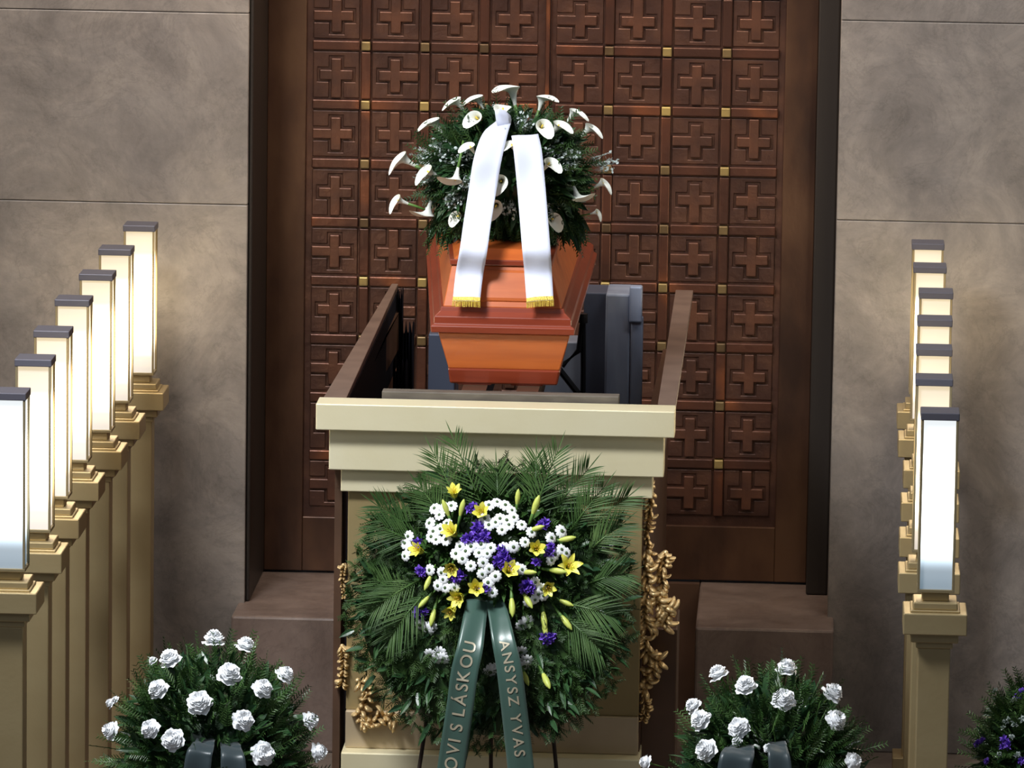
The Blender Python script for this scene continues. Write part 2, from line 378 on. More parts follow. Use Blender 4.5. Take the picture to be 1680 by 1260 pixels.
# brown casing of the shaft behind the front, with ledges on its two side walls
ya = .165; yb = 3.30
Lo0, Lo1 = on_z(524, 661, ZTOP), on_z(634, 478, ZTOP); Li0, Li1 = on_z(564, 661, ZTOP), on_z(647, 478, ZTOP)
Ro0, Ro1 = on_z(1107, 674, ZTOP), on_z(1135, 490, ZTOP); Ri0, Ri1 = on_z(1078, 668, ZTOP), on_z(1106, 490, ZTOP)
def side(a0, a1, b0, b1):
    def at(p, q, y): t = (y-p.y)/(q.y-p.y); return p.x+(q.x-p.x)*t
    xa, xb_, xc, xd = at(a0, a1, ya), at(b0, b1, ya), at(b0, b1, yb), at(a0, a1, yb)
    return xa, xb_, xc, xd
for (s, q) in ((-1, side(Lo0, Lo1, Li0, Li1)), (1, side(Ri0, Ri1, Ro0, Ro1))):
    b = [(q[0], ya, 0), (q[1], ya, 0), (q[2], yb, 0), (q[3], yb, 0)]
    if s > 0: zt = ZTOP-.03
    else: zt = ZTOP-.03
    k = .012
    inn = .0
    for (zlo, zhi, st) in ((zB, zt, .012), (zC, zB, .05), (zD, zC, .09), (0, zD, .125)):
        o_ = st if s < 0 else .012; i_ = .012 if s < 0 else st
        def w4(z): return [(q[0]+(o_ if s < 0 else .012), ya, z), (q[1]-(.012 if s < 0 else st), ya, z), (q[2]-(.012 if s < 0 else st), yb, z), (q[3]+(o_ if s < 0 else .012), yb, z)]
        if s < 0 and st >= .09: w4 = lambda z: [(q[1]-.042, ya, z), (q[1]-.013, ya, z), (q[2]-.013, yb, z), (q[2]-.042, yb, z)]
        if s > 0 and st >= .09: w4 = lambda z: [(q[1]-.155, ya, z), (q[1]-.118, ya, z), (q[2]-.10, yb, z), (q[2]-.13, yb, z)]
        zl_ = zlo if zlo == 0 else zlo
        obj('casing_wall', MB().hexa(w4(zl_), w4(zhi-.0005)), M['casing'], cat)
    obj('ledge', MB().hexa([(x, y, zt) for x, y, z in b], [(x, y, ZTOP-.004) for x, y, z in b]), M['ledge'], cat, bevel=.003)
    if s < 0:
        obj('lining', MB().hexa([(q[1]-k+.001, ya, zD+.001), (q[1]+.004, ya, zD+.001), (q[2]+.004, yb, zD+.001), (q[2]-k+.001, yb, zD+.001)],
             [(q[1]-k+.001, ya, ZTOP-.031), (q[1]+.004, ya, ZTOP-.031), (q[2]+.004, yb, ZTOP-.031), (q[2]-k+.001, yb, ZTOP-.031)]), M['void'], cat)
# board under the coffin
obj('board', MB().box(X(627, 650, .2), X(1016, 655, .2), .18, .25, ZTOP-.10, Z(700, 642, .2)), M['plank'], cat, bevel=.004)
for (x0, x1) in ((756, 796), (846, 882)):
    obj('rail', MB().box(X(x0, 640, .2), X(x1, 640, .2), .252, 2.5, ZTOP-.06, Z(700, 642, .2)), M['casing'], cat)
# gilded relief: curled leaves climbing the corners
def curl(p, d, L, r, turn):
    """a curled acanthus leaf with a raised midrib"""
    mb = MB(); rows = []; n = 8; q = p.copy(); dirn = d.normalized(); axis = Vector((0, 1, 0))
    for i in range(n):
        t = i/(n-1); wd = r*(math.sin(math.pi*(.15+.80*t))**.6)*(1+.18*(i % 2))
        sd = dirn.cross(Vector((0, -1, 0))).normalized(); o = Vector((0, -.03*math.sin(math.pi*t), 0))
        rows.append([q+o-sd*wd+Vector((0, .012, 0)), q+o-sd*wd*.5+Vector((0, -.014, 0)), q+o+Vector((0, -.020, 0)), q+o+sd*wd*.5+Vector((0, -.014, 0)), q+o+sd*wd+Vector((0, .012, 0)), q+Vector((0, .03, 0))])
        q = q+dirn*(L/(n-1)); dirn = Matrix.Rotation(turn/(n-1), 3, axis) @ dirn
    mb.grid(rows, True); mb.f.append(tuple(range(len(mb.v)-6, len(mb.v)))); return mb
def ornament(path, Y, wob=5, dens=9, r0=.016, seed=1):
    """a gilded branch: winding stem, leaves and buds along it"""
    rnd = random.Random(seed); mb = MB(); P = [px(x, y, Y) for x, y in path]; S = [Vector(v) for v in spline(P, dens*2)]
    mb.tube(S, [r0*.55+.2*r0*math.sin(i) for i in range(len(S))], 8)
    for i, q in enumerate(S):
        tan = (S[min(i+1, len(S)-1)]-S[max(0, i-1)]).normalized(); sgn = -1 if i % 2 else 1
        for k in range(2):
            a = rnd.uniform(.5, 1.3)*sgn*(1 if k else -1); d = Matrix.Rotation(a, 3, Vector((0, 1, 0))) @ tan
            L = rnd.uniform(.035, .065)*r0/.016; c = curl(q+Vector((0, rnd.uniform(-.012, .006), 0)), d, L, r0*rnd.uniform(.6, 1.0), rnd.uniform(-1.8, 1.8)); mb.add(c.v, c.f)
        if i % 3 == 0: mb.lathe([(.0005, -.8*r0), (.7*r0, -.5*r0), (r0*.95, 0), (.7*r0, .5*r0), (.0005, .8*r0)], 10, tuple(q+Vector((rnd.uniform(-.012, .012), -.018, 0))))
    o = obj('relief_ornament', mb, M['orn'], cat, smooth=True); sb = o.modifiers.new('sub', 'SUBSURF'); sb.levels = 1; sb.render_levels = 1
ornament([(1062, 790), (1066, 830), (1060, 870), (1064, 905)], .26, r0=.011, seed=2)
ornament([(1060, 905), (1056, 930), (1064, 960), (1056, 1000), (1060, 1025)], .20, r0=.017, seed=3)
ornament([(1092, 905), (1086, 935), (1088, 965)], .24, r0=.013, dens=5, seed=4)
ornament([(1076, 965), (1082, 990), (1096, 1000), (1086, 1022)], .22, r0=.018, dens=6, seed=5)
ornament([(1058, 1045), (1062, 1070), (1078, 1085), (1064, 1105), (1056, 1130)], .19, r0=.015, dens=8, seed=6)
ornament([(1056, 1135), (1060, 1160), (1056, 1178)], .19, r0=.009, dens=5, seed=7)
ornament([(562, 1058), (565, 1085), (562, 1120)], .14, r0=.010, dens=6, seed=8)
ornament([(566, 925), (563, 950), (566, 975)], .14, r0=.007, dens=5, seed=10)
ornament([(592, 1115), (604, 1140), (590, 1170), (604, 1186), (630, 1172), (648, 1180)], .09, r0=.014, dens=9, seed=9)
obj('side_block', MB().box(X(1052, 1100, .3), X(1110, 1100, .3), .30, .72, 0, Z(1085, 1032, .3)), M['casing'], cat, bevel=.006)

# lift gear standing in the shaft behind the coffin
lift = thing('coffin_lift', (0, 2.0, 0), 'blue grey sheet metal lift gear rising in the shaft behind the coffin', 'lift')
yL = 2.62
def pbox(x0, y0, x1, y1, Y, dpt, zb=None):
    a, b = px(x0, y0, Y), px(x1, y1, Y)
    return MB().box(a.x, b.x, Y, Y+dpt, b.z if zb is None else zb, a.z)
obj('side_panel', pbox(958, 480, 996, 700, yL+.06, .25, .5), M['steel_d'], lift, bevel=.006)
obj('side_panel', pbox(994, 482, 1031, 700, yL, .3, .5), M['steel'], lift, bevel=.01)
obj('post', pbox(1033, 470, 1053, 530, yL-.02, .06), M['steel'], lift, bevel=.008)
obj('post', pbox(1035, 520, 1052, 700, yL, .05, .5), M['steel'], lift, bevel=.008)
obj('side_panel', pbox(703, 548, 745, 700, yL, .3, .5), M['steel_d'], lift, bevel=.006)
obj('lower_panel', pbox(880, 560, 960, 700, yL+.1, .2, .5), M['steel'], lift, bevel=.006)
ar = lambda pts, r: MB().tube([px(x, y, yL-.1) for x, y in pts], r, 8)
obj('arm', ar([(957, 523), (950, 575), (922, 600)], .014), M['arm'], lift)
obj('arm', ar([(915, 603), (948, 645), (975, 690)], .014), M['arm'], lift)
obj('arm', ar([(957, 520), (957, 610), (956, 690)], .012), M['arm'], lift)
obj('joint', MB().lathe([(0, -.02), (.02, -.02), (.02, .02), (0, .02)], 14, tuple(px(957, 522, yL-.12))), M['arm'], lift)
# bottom frame ties the pieces together
obj('frame', MB().box(X(703, 700, yL), X(1053, 700, yL), yL-.14, yL+.3, 0, .52), M['steel_d'], lift)
cloth = thing('hanging_cloth', (0, 3.0, 0), 'dark cloth hanging at the far left end of the shaft', 'cloth')
def foldcloth(x0, x1, ytop, Y, zb):
    rows = []; a, b = px(x0, ytop, Y), px(x1, ytop, Y); n = 24
    for k, z in enumerate([a.z, a.z-.1, (a.z+zb)/2, zb]):
        rows.append([(a.x+(b.x-a.x)*i/n, Y+.02*math.sin(i*1.1+k*.3)+.02, z+(.03*math.sin(i*.9) if k == 0 else 0)) for i in range(n+1)] +
                    [(a.x+(b.x-a.x)*i/n, Y+.02*math.sin(i*1.1+k*.3)+.032, z+(.03*math.sin(i*.9) if k == 0 else 0)) for i in range(n, -1, -1)])
    return MB().grid(rows, True)
obj('fold', foldcloth(651, 661, 482, 3.1, .9), M['void'], cloth, smooth=True)
obj('fold', foldcloth(658, 679, 538, 3.0, .9), M['void'], cloth, smooth=True)
obj('fold', foldcloth(644, 668, 600, 2.7, .9), M['void'], cloth, smooth=True)

# ------------------------------------------------------------------ coffin
YC0, YC1 = .33, 2.45
SKEW = .075     # the coffin stands a little askew
cof = thing('coffin', (0, 1.3, ZTOP), 'glossy orange brown wooden coffin with dark red mouldings on the catafalque', 'coffin')
def ring(x0, x1, y, Yf, grow, back, zadd=0.0):
    """rectangle: front edge through pixels x0..x1 at height y on depth Yf; back edge at depth `back`, wider by `grow` each side"""
    a, b = px(x0, y, Yf), px(x1, y, Yf); z = (a.z+b.z)/2; c = (a.x+b.x)/2; h = (b.x-a.x)/2
    return [(c-h, Yf, z), (c+h, Yf, z), (c+h+grow-SKEW, back, z), (c-h-grow-SKEW, back, z)]
G = .083
def loft(rs, name, m, bev=.004):
    mb = MB(); mb.grid(rs, True); mb.f.append((3, 2, 1, 0)); n = len(rs)*4; mb.f.append((n-4, n-3, n-2, n-1))
    return obj(name, mb, m, cof, bevel=bev)
loft([ring(738, 914, 631, YC0+.05, G*.8, YC1-.05), ring(735, 919, 606, YC0+.035, G*.85, YC1-.04)], 'base_band', M['coffin_d'], .008)
loft([ring(736, 918, 606, YC0+.04, G*.85, YC1-.04), ring(719, 935, 548, YC0+.005, G, YC1)], 'box', M['coffin'])
loft([ring(707, 942, 548, YC0-.015, G, YC1+.02), ring(706, 943, 538, YC0-.02, G, YC1+.02), ring(712, 937, 533, YC0-.01, G, YC1+.01), ring(712, 937, 522, YC0-.01, G, YC1+.01),
      ring(722, 927, 512, YC0+.01, G, YC1), ring(724, 925, 505, YC0+.015, G, YC1)], 'rim', M['coffin_d'], .003)
lid = loft([ring(727, 922, 505, YC0+.02, G, YC1-.02), ring(741, 903, 436, YC0+.10, G*.9, YC1-.10)], 'lid', M['coffin'])
loft([ring(738, 906, 436, YC0+.09, G*.9, YC1-.09), ring(738, 906, 427, YC0+.09, G*.9, YC1-.09)], 'lid_moulding', M['coffin_d'], .003)
loft([ring(744, 898, 427, YC0+.10, G*.9, YC1-.1), ring(765, 880, 408, YC0+.16, G*.7, YC1-.2)], 'lid_top', M['coffin'])
# feet
for (x0, x1) in ((750, 806), (838, 890)):
    a, b = px(x0, 631, YC0+.05), px(x1, 645, YC0+.05)
    for yy in (YC0+.055, YC1-.25): obj('foot', MB().box(a.x, b.x, yy, yy+.12, Z(700, 642, .2)+.0005, a.z+.005), M['coffin_d'], cof, bevel=.003)
# side handles
for s in (1,):
    pass
# raised panel on the foot end of the lid
f0 = ring(727, 922, 505, YC0+.02, G, YC1); f1 = ring(741, 903, 436, YC0+.10, G, YC1)
def lp(u, v, o): 
    a = Vector(f0[0]).lerp(Vector(f0[1]), u); b_ = Vector(f1[0]).lerp(Vector(f1[1]), u); q = a.lerp(b_, v); return q+Vector((0, -.85, .45))*o
obj('lid_panel', MB().grid([[lp(.10, .14, .0), lp(.90, .14, .0), lp(.90, .90, .0), lp(.10, .90, .0)], [lp(.11, .16, .006), lp(.89, .16, .006), lp(.89, .88, .006), lp(.11, .88, .006)],
    [lp(.14, .22, .009), lp(.86, .22, .009), lp(.86, .82, .009), lp(.14, .82, .009)], [lp(.5, .5, .009)]*4], True), M['coffin'], cof)
LIDZ = px(800, 408, YC0+.16).z

# ------------------------------------------------------------------ flower meshes
def calla_meshes():
    mb = MB(); rows = []; n = 24
    for i in range(12):
        t = i/11; row = []
        for j in range(n):
            a = 2*math.pi*j/n; ca = math.cos(a); tip = max(0, ca)**5; f = max(0, t-.5)/.5
            r = .006+.018*t**1.6 + f*f*(.016+.010*ca)+f*f*tip*.028
            z = .078*t - f*f*(.006+.012*tip) + .012*ca*t
            row.append((r*ca, r*math.sin(a)*.9, z))
        rows.append(row)
    mb.grid(rows, True)
    sp = MB().tube([(0, 0, .02), (0, 0, .062)], [.005, .004], 8)
    st = MB().tube([(0, 0, .004), (0, 0, -.05), (.004, 0, -.12)], [.0065, .006, .005], 7)
    return local('calla', mb, M['cream_p']), local('spadix', sp, M['spadix']), local('stem', st, M['stem'])
CALLA, SPADIX, CSTEM = calla_meshes()
def carnation_mesh():
    rnd = random.Random(3); mb = MB()
    # packed body of the bloom, then frilled petals standing on it
    mb.lathe([(.004, -.012), (.020, -.008), (.033, .002), (.036, .010), (.032, .019), (.020, .026), (.001, .028)], 28)
    for L in range(6):
        R0 = .043*(1-L*.135); z0 = -.006+L*.0062; n = 40; ph = rnd.uniform(0, 6)
        rows = []
        for i in range(4):
            t = i/3; row = []
            for j in range(n):
                a = 2*math.pi*j/n; lob = 1+.10*math.sin(5*a+ph)*t+.05*math.sin(13*a+ph*2)*t
                r = .004+R0*t*lob; z = z0+.010*t*(L > 0)+.0025*t*math.sin(9*a+ph)+(-.005*t*t if L == 0 else .004*t*t*(L > 2))
                row.append((r*math.cos(a), r*math.sin(a), z))
            rows.append(row)
        mb.grid(rows, True)
    return local('carnation', mb, M['white'])
CARN = carnation_mesh()
CALYX = local('calyx', MB().tube([(0, 0, -.004), (0, 0, -.022), (0, 0, -.034), (0, 0, -.11)], [.012, .009, .004, .003], 8), M['stem'])
def lily_mesh(open_=1.0):
    mb = MB()
    for k in range(6):
        a = k*math.pi/3; ca, sa = math.cos(a), math.sin(a); rows = []
        for i in range(9):
            t = i/8; r = .006+.016*t+.040*open_*max(0, t-.35)**1.4*1.8; z = .012+.075*t-.05*open_*max(0, t-.62)**2*2.2
            wd = .019*math.sin(math.pi*(.10+.88*t))**.8*(1.0 if k % 2 else .8)
            rows.append([((r+.004*abs(u)*(1-t))*ca-u*wd*sa, (r+.004*abs(u))*sa+u*wd*ca, z+.004*abs(u)) for u in (-1, -.5, 0, .5, 1)])
        mb.grid(rows)
    return mb
LILY = local('lily', lily_mesh(1.0), M['yellow'])
LILYC = local('lily_half_open', lily_mesh(.5), M['yellow'])
sm = MB()
for k in range(5):
    a = k*1.256; sm.tube([(0, 0, .02), (.006*math.cos(a), .006*math.sin(a), .06), (.012*math.cos(a), .012*math.sin(a), .075)], [.001, .001, .003], 5)
STAMEN = local('stamens', sm, M['stamen'])
LSTEM = local('stem', MB().tube([(0, 0, .02), (0, 0, -.01), (0, 0, -.06)], [.006, .007, .003], 7), M['stem'])
BUD = local('bud', MB().lathe([(.002, -.02), (.005, -.005), (.0095, .012), (.012, .032), (.010, .052), (.004, .066), (.0005, .070)], 10), M['bud'])
def daisy_mesh():
    mb = MB()
    for k in range(9):
        a = k*2*math.pi/9; d = Vector((math.cos(a), math.sin(a), .18)); rows = []
        for i in range(5):
            t = i/4; wd = .0078*math.sin(math.pi*(.2+.62*t)); p = d*(.006+.021*t); p.z -= .010*t*t
            s_ = Vector((-math.sin(a), math.cos(a), 0)); rows.append([p-s_*wd, p+Vector((0, 0, .002)), p+s_*wd])
        mb.grid(rows)
    return mb
DAISY = local('daisy', daisy_mesh(), M['white'])
EYE = local('flower_eye', MB().lathe([(.0001, .007), (.005, .0065), (.0075, .004), (.008, -.002)], 10), M['eye'])
pm_ = MB(); rnd = random.Random(5)
for k in range(22):
    d = Vector((rnd.uniform(-1, 1), rnd.uniform(-1, 1), rnd.uniform(.1, 1.2))); pm_.blade(d.normalized()*.004, d, .026, .018, Vector((rnd.uniform(-1, 1), rnd.uniform(-1, 1), .4)), .2)
PURP = local('purple_blossom', pm_, M['purple'], False)
wm = MB(); rnd = random.Random(6)
for k in range(16):
    d = Vector((rnd.uniform(-1, 1), rnd.uniform(-1, 1), rnd.uniform(.3, 1.2))); wm.blade(d.normalized()*.004, d, .022, .016, Vector((rnd.uniform(-1, 1), rnd.uniform(-1, 1), .4)), .2)
WBLO = local('white_blossom', wm, M['gyp'], False)

# ------------------------------------------------------------------ foliage builders
def sprig(mb, p, d, L, nn=9, nl=.03, w_=.0045):
    """a fir or fern sprig: a thin twig with needles on both sides"""
    d = d.normalized(); n0 = rv().normalized(); side_ = d.cross(n0).normalized()
    mb.blade(p, d, L, .004, n0, 0)
    for i in range(nn):
        t = (i+.6)/nn; q = p+d*(L*t)
        l_ = nl*(1.15-.6*t)
        for s in (-1, 1): mb.blade(q, d*.8+side_*s+rv(.18), l_, w_, n0, .05, 2)
def broad(mb, p, d, L, wd): mb.blade(p, d, L, wd, (rv()+Vector((0, -.5, .6))), .15, 4)
def ellip_pt(c, r, px_, py_):
    """where the ray through a pixel meets an ellipsoid (or its silhouette)"""
    o = CAM-c; d = cdir(px_, py_); o2 = Vector((o.x/r[0], o.y/r[1], o.z/r[2])); d2 = Vector((d.x/r[0], d.y/r[1], d.z/r[2]))
    A, B, Cc = d2.dot(d2), 2*o2.dot(d2), o2.dot(o2)-1; D = B*B-4*A*Cc
    t = (-B-math.sqrt(D))/(2*A) if D > 0 else -B/(2*A)
    p = CAM+d*t; q = p-c; n = Vector((q.x/r[0]**2, q.y/r[1]**2, q.z/r[2]**2)).normalized()
    return p, n

# ------------------------------------------------------------------ spray on the coffin
yw = .95
c0 = px(832, 283, yw); sR = (.345, .30, .27)
c0.z = max(c0.z, LIDZ+.22)
spray = thing('casket_wreath', (c0.x, c0.y, LIDZ), 'domed wreath of white calla lilies with two white satin ribbons lying on the coffin', 'wreath')
mb = MB(); rnd = random.Random(11)
rows = [[(c0.x+sR[0]*.8*math.cos(a)*math.cos(b), c0.y+sR[1]*.8*math.sin(a)*math.cos(b), c0.z+sR[2]*.8*math.sin(b)) for a in [2*math.pi*j/24 for j in range(24)]] for b in [math.pi*(i/12-.5) for i in range(13)]]
obj('flower_base', MB().grid(rows, True), M['leaf_d'], spray, smooth=True)
obj('cradle', MB().box(c0.x-.2, c0.x+.2, c0.y-.15, c0.y+.2, LIDZ+.001, c0.z-.1), M['leaf_d'], spray)
mb = MB(); mf = MB()
for k in range(1500):
    n = rv().normalized(); n.y = -abs(n.y) if random.random() < .7 else n.y
    p = c0+Vector((n.x*sR[0], n.y*sR[1], n.z*sR[2]))*random.uniform(.70, .9)
    if p.z < LIDZ+.03: continue
    broad(mb, p, n+rv(.7), random.uniform(.05, .10), random.uniform(.018, .034))
for k in range(420):
    n = rv().normalized(); n.y = -abs(n.y) if random.random() < .6 else n.y
    p = c0+Vector((n.x*sR[0], n.y*sR[1], n.z*sR[2]))*random.uniform(.75, .92)
    if p.z < LIDZ+.02: continue
    sprig(mf, p, n+rv(.6), random.uniform(.08, .13), 8, .03, .006)
for k in range(260):
    x = random.uniform(705, 960); p, n = ellip_pt(c0, sR, x, random.uniform(350, 392)); p += Vector((0, -.02, 0))
    broad(mb, p-n*.05, n+Vector((random.uniform(-.6, .6), -.3, -.5)), random.uniform(.06, .10), .026)
    if k % 2: sprig(mf, p-n*.05, n+Vector((random.uniform(-.6, .6), -.2, -.6)), .12, 9, .032, .006)
obj('broad_leaves', mb, M['leaf_d'], spray); obj('fern_sprigs', mf, M['fir'], spray)
CL = [(841,160,-.5,.9,1.35),(753,178,-1,.3,1),(787,174,-.8,.4,1),(784,202,-.3,.1,.95),(889,174,.5,.9,1.05),(939,196,.9,.5,1),(889,215,.1,.1,1),(914,216,.6,.3,1),
      (963,220,.9,.3,1),(718,212,-.8,.5,1.15),(668,268,-1,.15,1.25),(709,288,-.8,.1,1.1),(751,297,-.1,-.6,1.1),(660,333,-.6,0,.95),(706,350,-.2,-.8,1.15),(755,357,-.3,-.2,.8),
      (823,302,0,.1,1),(815,341,0,0,1),(899,275,.4,.1,.95),(945,325,.5,-.3,1.05),(984,306,.9,.2,.85),(904,361,.3,-.2,.95),(975,352,.8,0,.6),(841,246,-.5,.3,.8),(775,249,-.5,.3,.8), (826, 190, .1, .4, 1.1)]
for (x, y, dx, dz, s) in CL:
    p, n = ellip_pt(c0, (sR[0]*1.0, sR[1]*1.0, sR[2]*1.0), x, y); p += Vector((0, -.05, .02))+n*.01
    face = abs(dx)+abs(dz) < .5
    d = (n*.35+Vector((dx*.8, -.85 if face else -.30, dz+(.1 if face else .45)))).normalized()
    if dz < -.2: d = (n*.3+Vector((dx*.5, -.35, -1))).normalized()
    o = place('calla', CALLA, spray, p-d*.045*s, d, s*.88, 0, (('spadix', SPADIX), ('stem', CSTEM)))
    xd = Vector((dx*1.2+(.2 if x > 832 else -.2), -.3, -.35)); xd = (xd-d*xd.dot(d)).normalized(); yd = d.cross(xd)
    o.rotation_quaternion = Matrix((xd, yd, d)).transposed().to_quaternion()
mg = MB()
for (x, y, rr) in [(732,249,20),(758,260,18),(698,258,14),(748,327,14),(912,249,18),(932,265,16),(987,267,16),(834,341,14),(905,345,14),(700,290,12),(770,300,12),(860,205,14)]:
    for k in range(44):
        a = random.uniform(0, 6.28); q = rr*math.sqrt(random.random()); p, n = ellip_pt(c0, sR, x+q*math.cos(a), y+q*math.sin(a))
        mg.blade(p+n*random.uniform(-.01, .03), n+rv(1), .014, .012, rv(), 0, 2); mg.blade(p-n*.03, n+rv(.3), .05, .002, rv(), 0, 2)
obj('gypsophila', mg, M['gyp'], spray)['kind'] = 'stuff'

def ribbon(name, pts, m, parent, n=60, th=.0016, ripple=.004, cols=8, seed=1):
    """pts: (px, py, Y, width in px). Returns object and a surface function."""
    P = []
    for (x, y, Y, wd) in pts:
        p = px(x, y, Y); P.append((p.x, p.y, p.z, wd/F*(24+Y)))
    S = spline(P, n); S = [Vector(s[:3]) for s in S], [s[3] for s in S]
    L = [0]
    for i in range(n): L.append(L[-1]+(S[0][i+1]-S[0][i]).length)
    def at(s, t, off=0):       # s metres along, t -.5..+.5 across
        s = min(max(s, 0), L[-1]); i = 0
        while i < n-1 and L[i+1] < s: i += 1
        u = (s-L[i])/max(1e-6, L[i+1]-L[i]); c = S[0][i].lerp(S[0][i+1], u); wd = S[1][i]*(1-u)+S[1][i+1]*u
        i0, i1 = max(0, i-1), min(n, i+2); tan = (S[0][i1]-S[0][i0]).normalized()
        sd = (Vector((1, 0, 0))-tan*tan.x).normalized(); nr = tan.cross(sd).normalized()
        if nr.y > 0: nr = -nr
        return c+sd*(wd*t)+nr*(off+ripple*math.sin(s*14+seed+t*2.5)*.6+ripple*math.cos(t*5+s*6+seed))
    rows = []
    for i in range(n+1):
        rows.append([at(L[i], -.5+j/cols, th) for j in range(cols+1)]+[at(L[i], .5-j/cols, -th) for j in range(cols+1)])
    mb = MB().grid(rows, True); k = 2*(cols+1); mb.f.append(tuple(range(k))[::-1]); mb.f.append(tuple(len(mb.v)-k+j for j in range(k)))
    return obj(name, mb, m, parent, smooth=True), at, L[-1]

fy = c0.y-sR[1]*1.25
ya_ = lambda y: None
lz = YC0
rbL = [(826, 200, fy+.14, 26), (812, 222, fy+.06, 40), (800, 262, fy-.01, 45), (792, 310, fy-.05, 45), (784, 360, fy-.16, 45), (777, 410, fy-.27, 45), (770, 450, lz+.015, 45), (765, 494, lz-.045, 45)]
rbR = [(861, 222, fy+.07, 44), (866, 250, fy, 46), (871, 300, fy-.05, 46), (876, 360, fy-.16, 46), (880, 410, fy-.27, 46), (883, 450, lz+.015, 45), (886, 494, lz-.045, 44)]
for sd_, pts in enumerate((rbL, rbR)):
    o, at, Ln = ribbon('ribbon', pts, M['satin'], spray, seed=sd_*2, ripple=.003)
    mb = MB()
    for k in range(34):
        t = -.5+k/33; a, b = at(Ln-.004, t, .003), at(Ln-.004, t, .003)+Vector((random.uniform(-.003, .003), -.004, -.028))
        mb.tube([a, b], .0013, 4)
    mb.grid([[at(Ln-.018, -.5+j/8, .003) for j in range(9)], [at(Ln-.001, -.5+j/8, .003) for j in range(9)]])
    obj('fringe', mb, M['fringe'], o)
# looped knot above the ribbon
obj('ribbon_loop', MB().grid([[px(x, y, fy+.10+.02*k).lerp(px(x, y, fy+.10), .5) for x, y in r] for k, r in enumerate([[(812, 182), (813, 190), (814, 198), (816, 206)], [(820, 178), (822, 188), (825, 198), (826, 208)], [(830, 182), (832, 190), (834, 200), (832, 210)], [(838, 190), (839, 196), (838, 204), (835, 211)]])]), M['satin'], spray, smooth=True).modifiers.new('s', 'SOLIDIFY').thickness = .002

# ------------------------------------------------------------------ big wreath on its stand
WC = px(806, 991, -.24); WN = Vector((0, -.965, .262)).normalized(); WU = Vector((1, 0, 0)); WV = WN.cross(WU).normalized()
if WV.z < 0: WV = -WV
RW = .575
wr = thing('standing_wreath', (WC.x, WC.y-.1, 0), 'large fir and palm wreath with yellow and purple flowers leaning against the catafalque', 'wreath')
def wp(x, y, off=0.0): return on_plane(x, y, WC+WN*off, WN)
def wq(a, r, off=0.0): return WC+WU*(r*math.cos(a))+WV*(r*math.sin(a))+WN*off
rows = []
for (rr, off) in [(0.01, -.03), (.25, -.04), (.48, -.035), (.515, 0), (.48, .05), (.30, .075), (.01, .08)]: rows.append([wq(2*math.pi*j/48, rr, off) for j in range(48)])
obj('wreath_base', MB().grid(rows, True), M['fir'], wr, smooth=True)
mb = MB()
for k in range(2900):
    a = random.uniform(0, 2*math.pi); r = RW*math.sqrt(random.random())
    p = wq(a, r*.97, .06*(1-(r/RW)**4)+random.uniform(-.02, .03))
    out = (WU*math.cos(a)+WV*math.sin(a)); tang = (-WU*math.sin(a)+WV*math.cos(a))
    d = out*random.uniform(.1, .9)+tang*random.uniform(-.9, .9)+WN*random.uniform(.2, 1.0)+Vector((0, 0, -.25))
    sprig(mb, p, d, random.uniform(.045, .085)*(1 if r < .9*RW else .8), 7, .024, .0042)
obj('fir_foliage', mb, M['fir'], wr)
mb = MB()
for k in range(420):
    a = random.uniform(0, 2*math.pi); r = RW*math.sqrt(random.random()); p = wq(a, r*.95, .07)
    broad(mb, p, (WU*math.cos(a)+WV*math.sin(a))*.7+WN*.5+rv(.6), random.uniform(.05, .09), .022)
obj('broad_leaves', mb, M['leaf_d'], wr)
def frond(p0, p1, off0, off1, nl=24, ll=.16, sag=.0, wd=.008, m='palm'):
    a, b = wp(*p0, off0), wp(*p1, off1); ax = (b-a); Lx = ax.length; d = ax.normalized(); sd = d.cross(WN).normalized()
    mid = (a+b)/2+WN*.05+Vector((0, 0, sag)); pts = [Vector(x) for x in spline([a, mid, b], 20)]
    mb = MB().tube(pts, [.005-.0035*i/20 for i in range(21)], 5)
    for i in range(nl):
        t = .15+.85*i/nl; q = pts[int(t*20)]; tl = ll*(math.sin(math.pi*(.22+.62*t)))
        for s in (-1, 1): mb.blade(q, d*1.1+sd*s*(1.1-.55*t)+WN*.15+rv(.10), tl*random.uniform(.85, 1.1), wd, WN+rv(.2), .14, 4)
    mb.blade(pts[-1], d, ll*.6, wd, WN)
    return obj('palm_frond', mb, M[m], wr)
for f in [((800, 850), (745, 722), .07, .10), ((750, 880), (690, 800), .06, .10), ((870, 860), (915, 740), .07, .10), ((930, 880), (990, 800), .06, .10), ((820, 850), (815, 770), .05, .08),
          ((700, 900), (615, 860), .07, .10), ((960, 910), (1020, 860), .06, .09), ((690, 950), (612, 1000), .08, .11), ((700, 970), (640, 1045), .09, .12), ((930, 990), (1005, 1010), .08, .10),
          ((925, 1010), (985, 1065), .08, .09), ((770, 860), (712, 745), .05, .10), ((900, 850), (965, 770), .05, .09), ((690, 1000), (610, 945), .05, .07), ((960, 960), (1022, 940), .05, .07),
          ((690, 880), (620, 830), .05, .08), ((960, 870), (1030, 815), .05, .08), ((880, 850), (880, 750), .05, .08)]:
    frond(*f, ll=.15, wd=.0048, nl=26)
